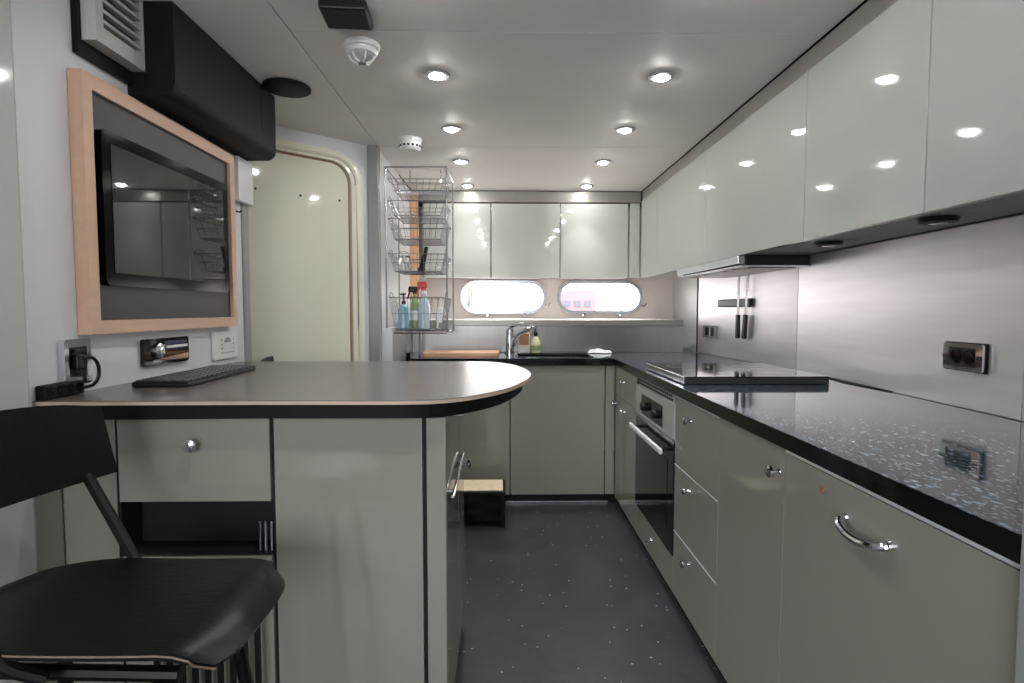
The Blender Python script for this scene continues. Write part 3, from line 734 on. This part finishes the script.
# ---------------------------------------------------------------- STOOL
def make_stool(label):
    t = thing('bar_stool', label, 'stool', (-.68, .965, 0), 'black plywood stools')
    g = []
    for i in range(21):
        u = i/20; row = []
        x = -.890+.477*u
        q = max(0, 1-u/.36); hw = .022+.135*math.sqrt(max(0, 1-q*q)); hw -= .022*max(0, (u-.9)/.1)**2
        for j in range(13):
            v = j/6-1
            z = .666+.010*(v*v)*(1-u)-.006*math.sin(u*PI)
            if u > .80: z -= .036*((u-.80)/.20)**2
            xx = x-(.02*abs(v)**4 if u > .9 else 0)
            row.append((xx, .967+v*hw, z))
        g.append(row)
    part('seat', MB().sheet(g, .013), BLACKW, t)
    # paler ply edge along the seat's rim
    rim = [Vector(r[0])+Vector((0, -.0005, -.006)) for r in g[4:]]
    part('seat_edge', MB().tube(rim, .0018, 6), WORN, t, label='worn paler plywood edge')
    g = []
    for i in range(19):
        s_ = i/9-1; row = []
        for j in range(7):
            v = j/6
            z0 = .800+.012*s_*0+.01*abs(s_)**3; z1 = .978-.022*abs(s_)**5-.004*s_
            x = -.945+.085*s_*s_-.03*(v-.5)
            row.append((x, .955+.285*s_, z0+(z1-z0)*v))
        g.append(row)
    part('backrest', MB().sheet(g, .013), BLACKW, t)
    for sy in (1, -1):
        cy = .967; w_ = .19
        part('back_support', MB().tube([(-.905, cy+sy*.238, .86), (-.885, cy+sy*.232, .82), (-.720, cy+sy*.152, .637), (-.68, cy+sy*.140, .615)], .011, 8), BLACKM, t)
        part('leg', MB().tube([(-.53, cy+sy*.11, .59), (-.47, cy+sy*.19, .0)], .013, 10), BLACKP, t)
        part('leg', MB().tube([(-.84, cy+sy*.10, .60), (-.92, cy+sy*.19, .0)], .013, 10), BLACKP, t)
        part('seat_rail', MB().tube([(-.88, cy+sy*.11, .612), (-.50, cy+sy*.11, .600)], .012, 8), BLACKP, t)
    part('footrest', MB().tube([(-.50, cy-.160, .24), (-.50, cy+.160, .24)], .010, 8), CHROME, t)
    part('stretcher', MB().tube([(-.52, cy, .606), (-.88, cy, .612)], .012, 8), BLACKP, t)
    return t
st = make_stool('worn black plywood stool with curved back in the left foreground')
s2 = copy_tree(st); s2.name = 'bar_stool.001'
s2['label'] = 'black stool behind the bar, only the top of its back showing'
s2.location = (-.88, 2.88, 0); s2.scale = (.93, .93, .955); s2.rotation_euler = (0, 0, math.radians(-14))

# ---------------------------------------------------------------- step stool
t = thing('step_stool', 'low black plastic step stool with beige top, in front of the back cupboards', 'step stool', (-.1, 3.08, 0))
part('top_frame', MB().box(-.27, .018, 2.965, 3.185, .178, .196, .004), BLACKP, t)
part('top_mat', MB().box(-.255, .004, 2.978, 3.172, .1962, .2005, .001), MAT, t)
for sx in (-.262, -.002):
    for y in (2.972, 3.165):
        part('leg', MB().box(sx-.006, sx+.018, y-.004, y+.018, 0, .1775, .003), BLACKP, t)
for k, z in enumerate((.130, .058)):
    g = [[(-.243+.237*i/12, 2.970+.006*math.sin(i/12*PI), z+.012*math.sin(i/12*PI)+.034*j/3) for j in range(4)] for i in range(13)]
    part('front_slat', MB().sheet(g, .006), BLACKG, t)
part('body', MB().box(-.245, -.004, 2.985, 3.16, .03, .1775), BLACKP, t)
part('side_panel', MB().box(.004, .012, 2.992, 3.160, .06, .1775), BLACKP, t)
part('side_panel', MB().box(-.262, -.254, 2.992, 3.160, .06, .1775), BLACKP, t)

# ---------------------------------------------------------------- WIRE RACK with bottles
rx0, rx1, ry0, ry1, rz0, rz1 = -.679, -.323, 3.345, 3.80-.04, 1.03, 1.995
t = thing('wire_rack', 'tall chromed wire basket rack hanging above the left end of the worktop', 'rack', ((rx0+rx1)/2, 3.5, rz0))
def fr_(y): return [(rx0, y, rz0), (rx1, y, rz0), (rx1, y, rz1), (rx0, y, rz1)]
for y in (ry0, ry1):
    b = MB()
    P_ = fr_(y)
    for i in range(4): b.tube([P_[i], P_[(i+1) % 4]], .0055, 8)
    part('frame', b, SATIN, t)
for x in (rx0, rx1):
    for z in (rz0, rz1):
        part('side_bar', MB().tube([(x, ry0, z), (x, ry1, z)], .005, 8), SATIN, t)
part('post', MB().tube([(-.585, 3.66, .8815), (-.585, 3.66, rz0)], .007, 8), SATIN, t)
part('post', MB().tube([(-.535, 3.66, .8815), (-.535, 3.66, rz0)], .007, 8), SATIN, t)
for x in (-.60, -.40): part('hanger', MB().tube([(x, ry1, rz1), (x, ry1, CH-.001)], .004, 8), SATIN, t)
for z0, h in ((1.045, .195), (1.395, .10), (1.585, .115), (1.725, .08), (1.870, .06)):
    b = MB(); a0, a1, c0, c1 = rx0+.012, rx1-.012, ry0+.014, ry1-.014; i_ = .03
    zt = z0+h
    b.tube([(a0, c0, zt), (a1, c0, zt), (a1, c1, zt), (a0, c1, zt)], .0028, 6, True)
    b.tube([(a0+i_, c0+i_, z0), (a1-i_, c0+i_, z0), (a1-i_, c1-i_, z0), (a0+i_, c1-i_, z0)], .0028, 6, True)
    b.tube([(a0+i_/2, c0+i_/2, (z0+zt)/2), (a1-i_/2, c0+i_/2, (z0+zt)/2), (a1-i_/2, c1-i_/2, (z0+zt)/2), (a0+i_/2, c1-i_/2, (z0+zt)/2)], .0018, 5, True)
    for k in range(9):
        f = k/8; xt = a0+(a1-a0)*f; xb = a0+i_+(a1-a0-2*i_)*f
        b.tube([(xt, c0, zt), (xb, c0+i_, z0), (xb, c1-i_, z0), (xt, c1, zt)], .0015, 5)
    for k in range(11):
        f = k/10; yt = c0+(c1-c0)*f; yb = c0+i_+(c1-c0-2*i_)*f
        b.tube([(a0, yt, zt), (a0+i_, yb, z0), (a1-i_, yb, z0), (a1, yt, zt)], .0015, 5)
    bk = part('wire_basket', b, WIRE, t)
    for x in (a0, a1):
        part('side_hook', MB().tube([(x, c0, zt), (x, c0+.04, zt+.028), (x, c0+.10, zt+.028), (x, c0+.15, zt)], .0028, 6), WIRE, bk)

def bottle(name, label, x, y, z, prof, m, group='bottles in the wire rack'):
    q = thing(name, label, 'bottle', (x, y, z), group)
    part('body', MB().lathe(prof, (x, y, z), n=20), m, q); return q
zb = 1.051
q = bottle('soap_bottle', 'clear bottle of blue soap with a black pump in the lowest rack basket', -.600, 3.47, zb, [(.030, 0), (.034, .004), (.034, .11), (.028, .135), (.012, .15)], BLUE)
part('pump', MB().lathe([(.012, .15), (.012, .17), (.005, .172), (.005, .205), (.014, .207), (.014, .215), (.003, .217)], (-.600, 3.47, zb), n=12), BLACKP, q)
part('pump_spout', MB().box(-.625, -.600, 3.463, 3.477, zb+.205, zb+.215, .003), BLACKP, q)
q = bottle('spray_bottle', 'pale blue spray bottle with a red trigger head in the lowest rack basket', -.475, 3.46, zb, [(.032, 0), (.036, .004), (.036, .13), (.026, .17), (.013, .20), (.013, .212)], CLEARB)
part('collar', MB().lathe([(.015, .212), (.015, .232)], (-.475, 3.46, zb), n=14), WPLAS, q)
h_ = part('trigger_head', MB().box(-.515, -.455, 3.448, 3.472, zb+.243, zb+.285, .008).box(-.490, -.460, 3.45, 3.47, zb+.230, zb+.245), RED, q)
part('trigger', MB().tube([(-.505, 3.46, zb+.245), (-.515, 3.46, zb+.225), (-.508, 3.46, zb+.195)], .005, 8), RED, h_)
q = bottle('spray_bottle', 'green and white spray bottle with a black trigger head, between two blue bottles', -.548, 3.58, zb, [(.030, 0), (.033, .004), (.033, .12), (.024, .165), (.012, .20), (.012, .215)], GREEN)
part('sleeve', MB().lathe([(.0335, .05), (.0338, .11)], (-.548, 3.58, zb), n=20), WPLAS, q)
part('trigger_head', MB().box(-.59, -.53, 3.568, 3.592, zb+.225, zb+.262, .008).box(-.560, -.536, 3.57, 3.59, zb+.213, zb+.227).tube([(-.582, 3.58, zb+.227), (-.594, 3.58, zb+.185)], .005, 8), BLACKP, q)
q = thing('dish_brush', 'white brush leaning in the right of the lowest basket', 'brush', (-.385, 3.5, zb), None)
part('handle', MB().tube([(-.400, 3.50, zb+.004), (-.372, 3.50, zb+.215)], .006, 8), WPLAS, q)
part('head', MB().box(-.405, -.365, 3.488, 3.512, zb+.035, zb+.13, .006), WPLAS, q)
z2 = 1.401
q = thing('glass_jar', 'small clear jar with wire clip in the second rack basket', 'jar', (-.595, 3.48, z2), None)
part('glass', MB().lathe([(.035, 0), (.038, .005), (.038, .06), (.030, .075), (.030, .082)], (-.595, 3.48, z2), n=20), GLASSJ, q)
part('lid', MB().lathe([(.034, .0825), (.034, .092), (.02, .096)], (-.595, 3.48, z2), n=20), SATIN, q)
part('clip', MB().tube(catmull([(-.632, 3.47, z2+.05), (-.620, 3.46, z2+.11), (-.57, 3.46, z2+.11), (-.557, 3.47, z2+.05)], 5), .002, 6), WIRE, q)
q = thing('bottle_opener', 'black handled tool standing tilted in the second rack basket', 'utensil', (-.47, 3.45, z2), None)
part('grip', MB().tube([(-.486, 3.45, z2+.015), (-.470, 3.45, z2+.08), (-.455, 3.45, z2+.145)], .014, 10, rs=[.017, .014, .011]), BLACKP, q)
part('foot', MB().box(-.51, -.465, 3.435, 3.465, z2, z2+.02, .004), BLACKP, q)

# ---------------------------------------------------------------- CEILING THINGS
rowname = {-.252: 'left', .625: 'right'}; ordn = ['farthest', 'third', 'second', 'nearest visible']
for x in LX:
    for i, y in enumerate(LY):
        lb = 'round white recessed downlight, %s in the %s-hand row' % (ordn[i], rowname[x]) if i < 4 else 'round white recessed downlight, %s one behind the nearest visible lamp of the %s-hand row' % (('first', 'second', 'third', 'fourth', 'fifth')[i-4], rowname[x])
        t = thing('downlight', lb, 'ceiling light', (x, y, CH), 'downlights in two ceiling rows')
        part('trim_ring', MB().lathe([(.050, -.0005), (.052, -.004), (.048, -.008), (.034, -.009), (.032, -.003), (.001, -.003)], (x, y, CH), n=28), GREYP, t)
        part('lens', MB().lathe([(.024, -.0035), (.022, -.011), (.014, -.017), (.001, -.019)], (x, y, CH), n=20), LENS, t)
t = thing('heat_detector', 'larger white detector with a caged sensor on the near ceiling', 'detector', (-.482, 2.01, CH))
part('base', MB().lathe([(.060, -.001), (.062, -.006), (.060, -.018), (.054, -.021)], (-.482, 2.01, CH), n=32), WPLAS, t)
part('body', MB().lathe([(.052, -.0215), (.054, -.027), (.050, -.036), (.030, -.040)], (-.482, 2.01, CH), n=32), WPLAS, t)
for k in range(6):
    a = k*PI/3; c, s_ = math.cos(a), math.sin(a)
    part('cage_fin', MB().tube([(-.482+.045*c, 2.01+.045*s_, CH-.040), (-.482+.034*c, 2.01+.034*s_, CH-.058), (-.482+.012*c, 2.01+.012*s_, CH-.064)], .003, 6), WPLAS, t)
part('cage_ring', MB().lathe([(.014, -.066), (.016, -.063), (.001, -.062)], (-.482, 2.01, CH), n=16), GPLAS, t)
t = thing('smoke_detector', 'smaller round white smoke detector on the ceiling near the wire rack', 'detector', (-.490, 3.083, CH))
part('base', MB().lathe([(.062, -.001), (.064, -.005), (.063, -.022)], (-.490, 3.083, CH), n=32), WPLAS, t)
part('body', MB().lathe([(.060, -.0225), (.058, -.034), (.060, -.036), (.058, -.056), (.045, -.066), (.001, -.068)], (-.490, 3.083, CH), n=32), WPLAS, t)
for k in range(16):
    a = k*PI/8; part('slot', MB().obox(Vector((-.490+.0592*math.cos(a), 3.083+.0592*math.sin(a), CH-.046)), .0015, .006, .005, Matrix.Rotation(a, 3, 'Z')), BLACKP, t)
t = thing('black_ceiling_box', 'square black box fixed to the ceiling at the top of the view', 'speaker', (-.482, 1.88, CH), None, math.radians(4))
part('case', MB().box(-.068, .072, -.16, -.03, -.030, -.001, .005), BLACKP, t, local=True)
part('grille', MB().box(-.060, .064, -.15, -.04, -.032, -.0302), DARKGAP, t, local=True)

# ---------------------------------------------------------------- OUTSIDE the portholes
g = part('quay', MB().box(-40, 40, 12, 60, -2.6, -2.0), mottled(mat('concrete', (150, 148, 145), .8), 1, .1)); g['kind'] = 'structure'
RENDER1 = mottled(mat('orange_render', (128, 103, 88), .8), 1, .05); RENDER2 = mottled(mat('pink_render', (130, 107, 113), .8), 1, .05)
FARG = mat('far_glass', (76, 83, 101), .3)
for nm, lb, x0, x1, m_, zt in (('quay_building', 'pale orange quayside building seen through the left porthole', -2.0, -.15, RENDER1, 2.35), ('quay_building', 'pale pink quayside building seen through the right porthole', 3.1, 5.0, RENDER2, 2.2)):
    t = thing(nm, lb, 'building', ((x0+x1)/2, 30, -2.0), 'buildings beyond the portholes')
    part('wall', MB().box(x0, x1, 30, 34, -2.0, zt), m_, t)
    for k in range(3):
        part('window', MB().box(x0+.2+k*.55, x0+.5+k*.55, 29.93, 29.998, 1.35, 1.65), FARG, t)
t = thing('moored_boat', 'low grey blue boat hull seen through the left porthole', 'boat', (0, 26, -2.0))
b = MB().plate([(-2.0, -2.0), (2.0, -2.0), (2.6, 1.25), (1.0, 1.15), (-.6, 1.12), (-2.4, 1.2)], [], 25, 27, 'xz')
part('hull', b, mottled(mat('hull_grey', (128, 133, 142), .4), 1, .05), t)
part('cabin', MB().box(-1.4, .2, 25.4, 26.6, 1.25, 1.50, .02), mat('cabin_blue_grey', (103, 111, 130), .3), t)
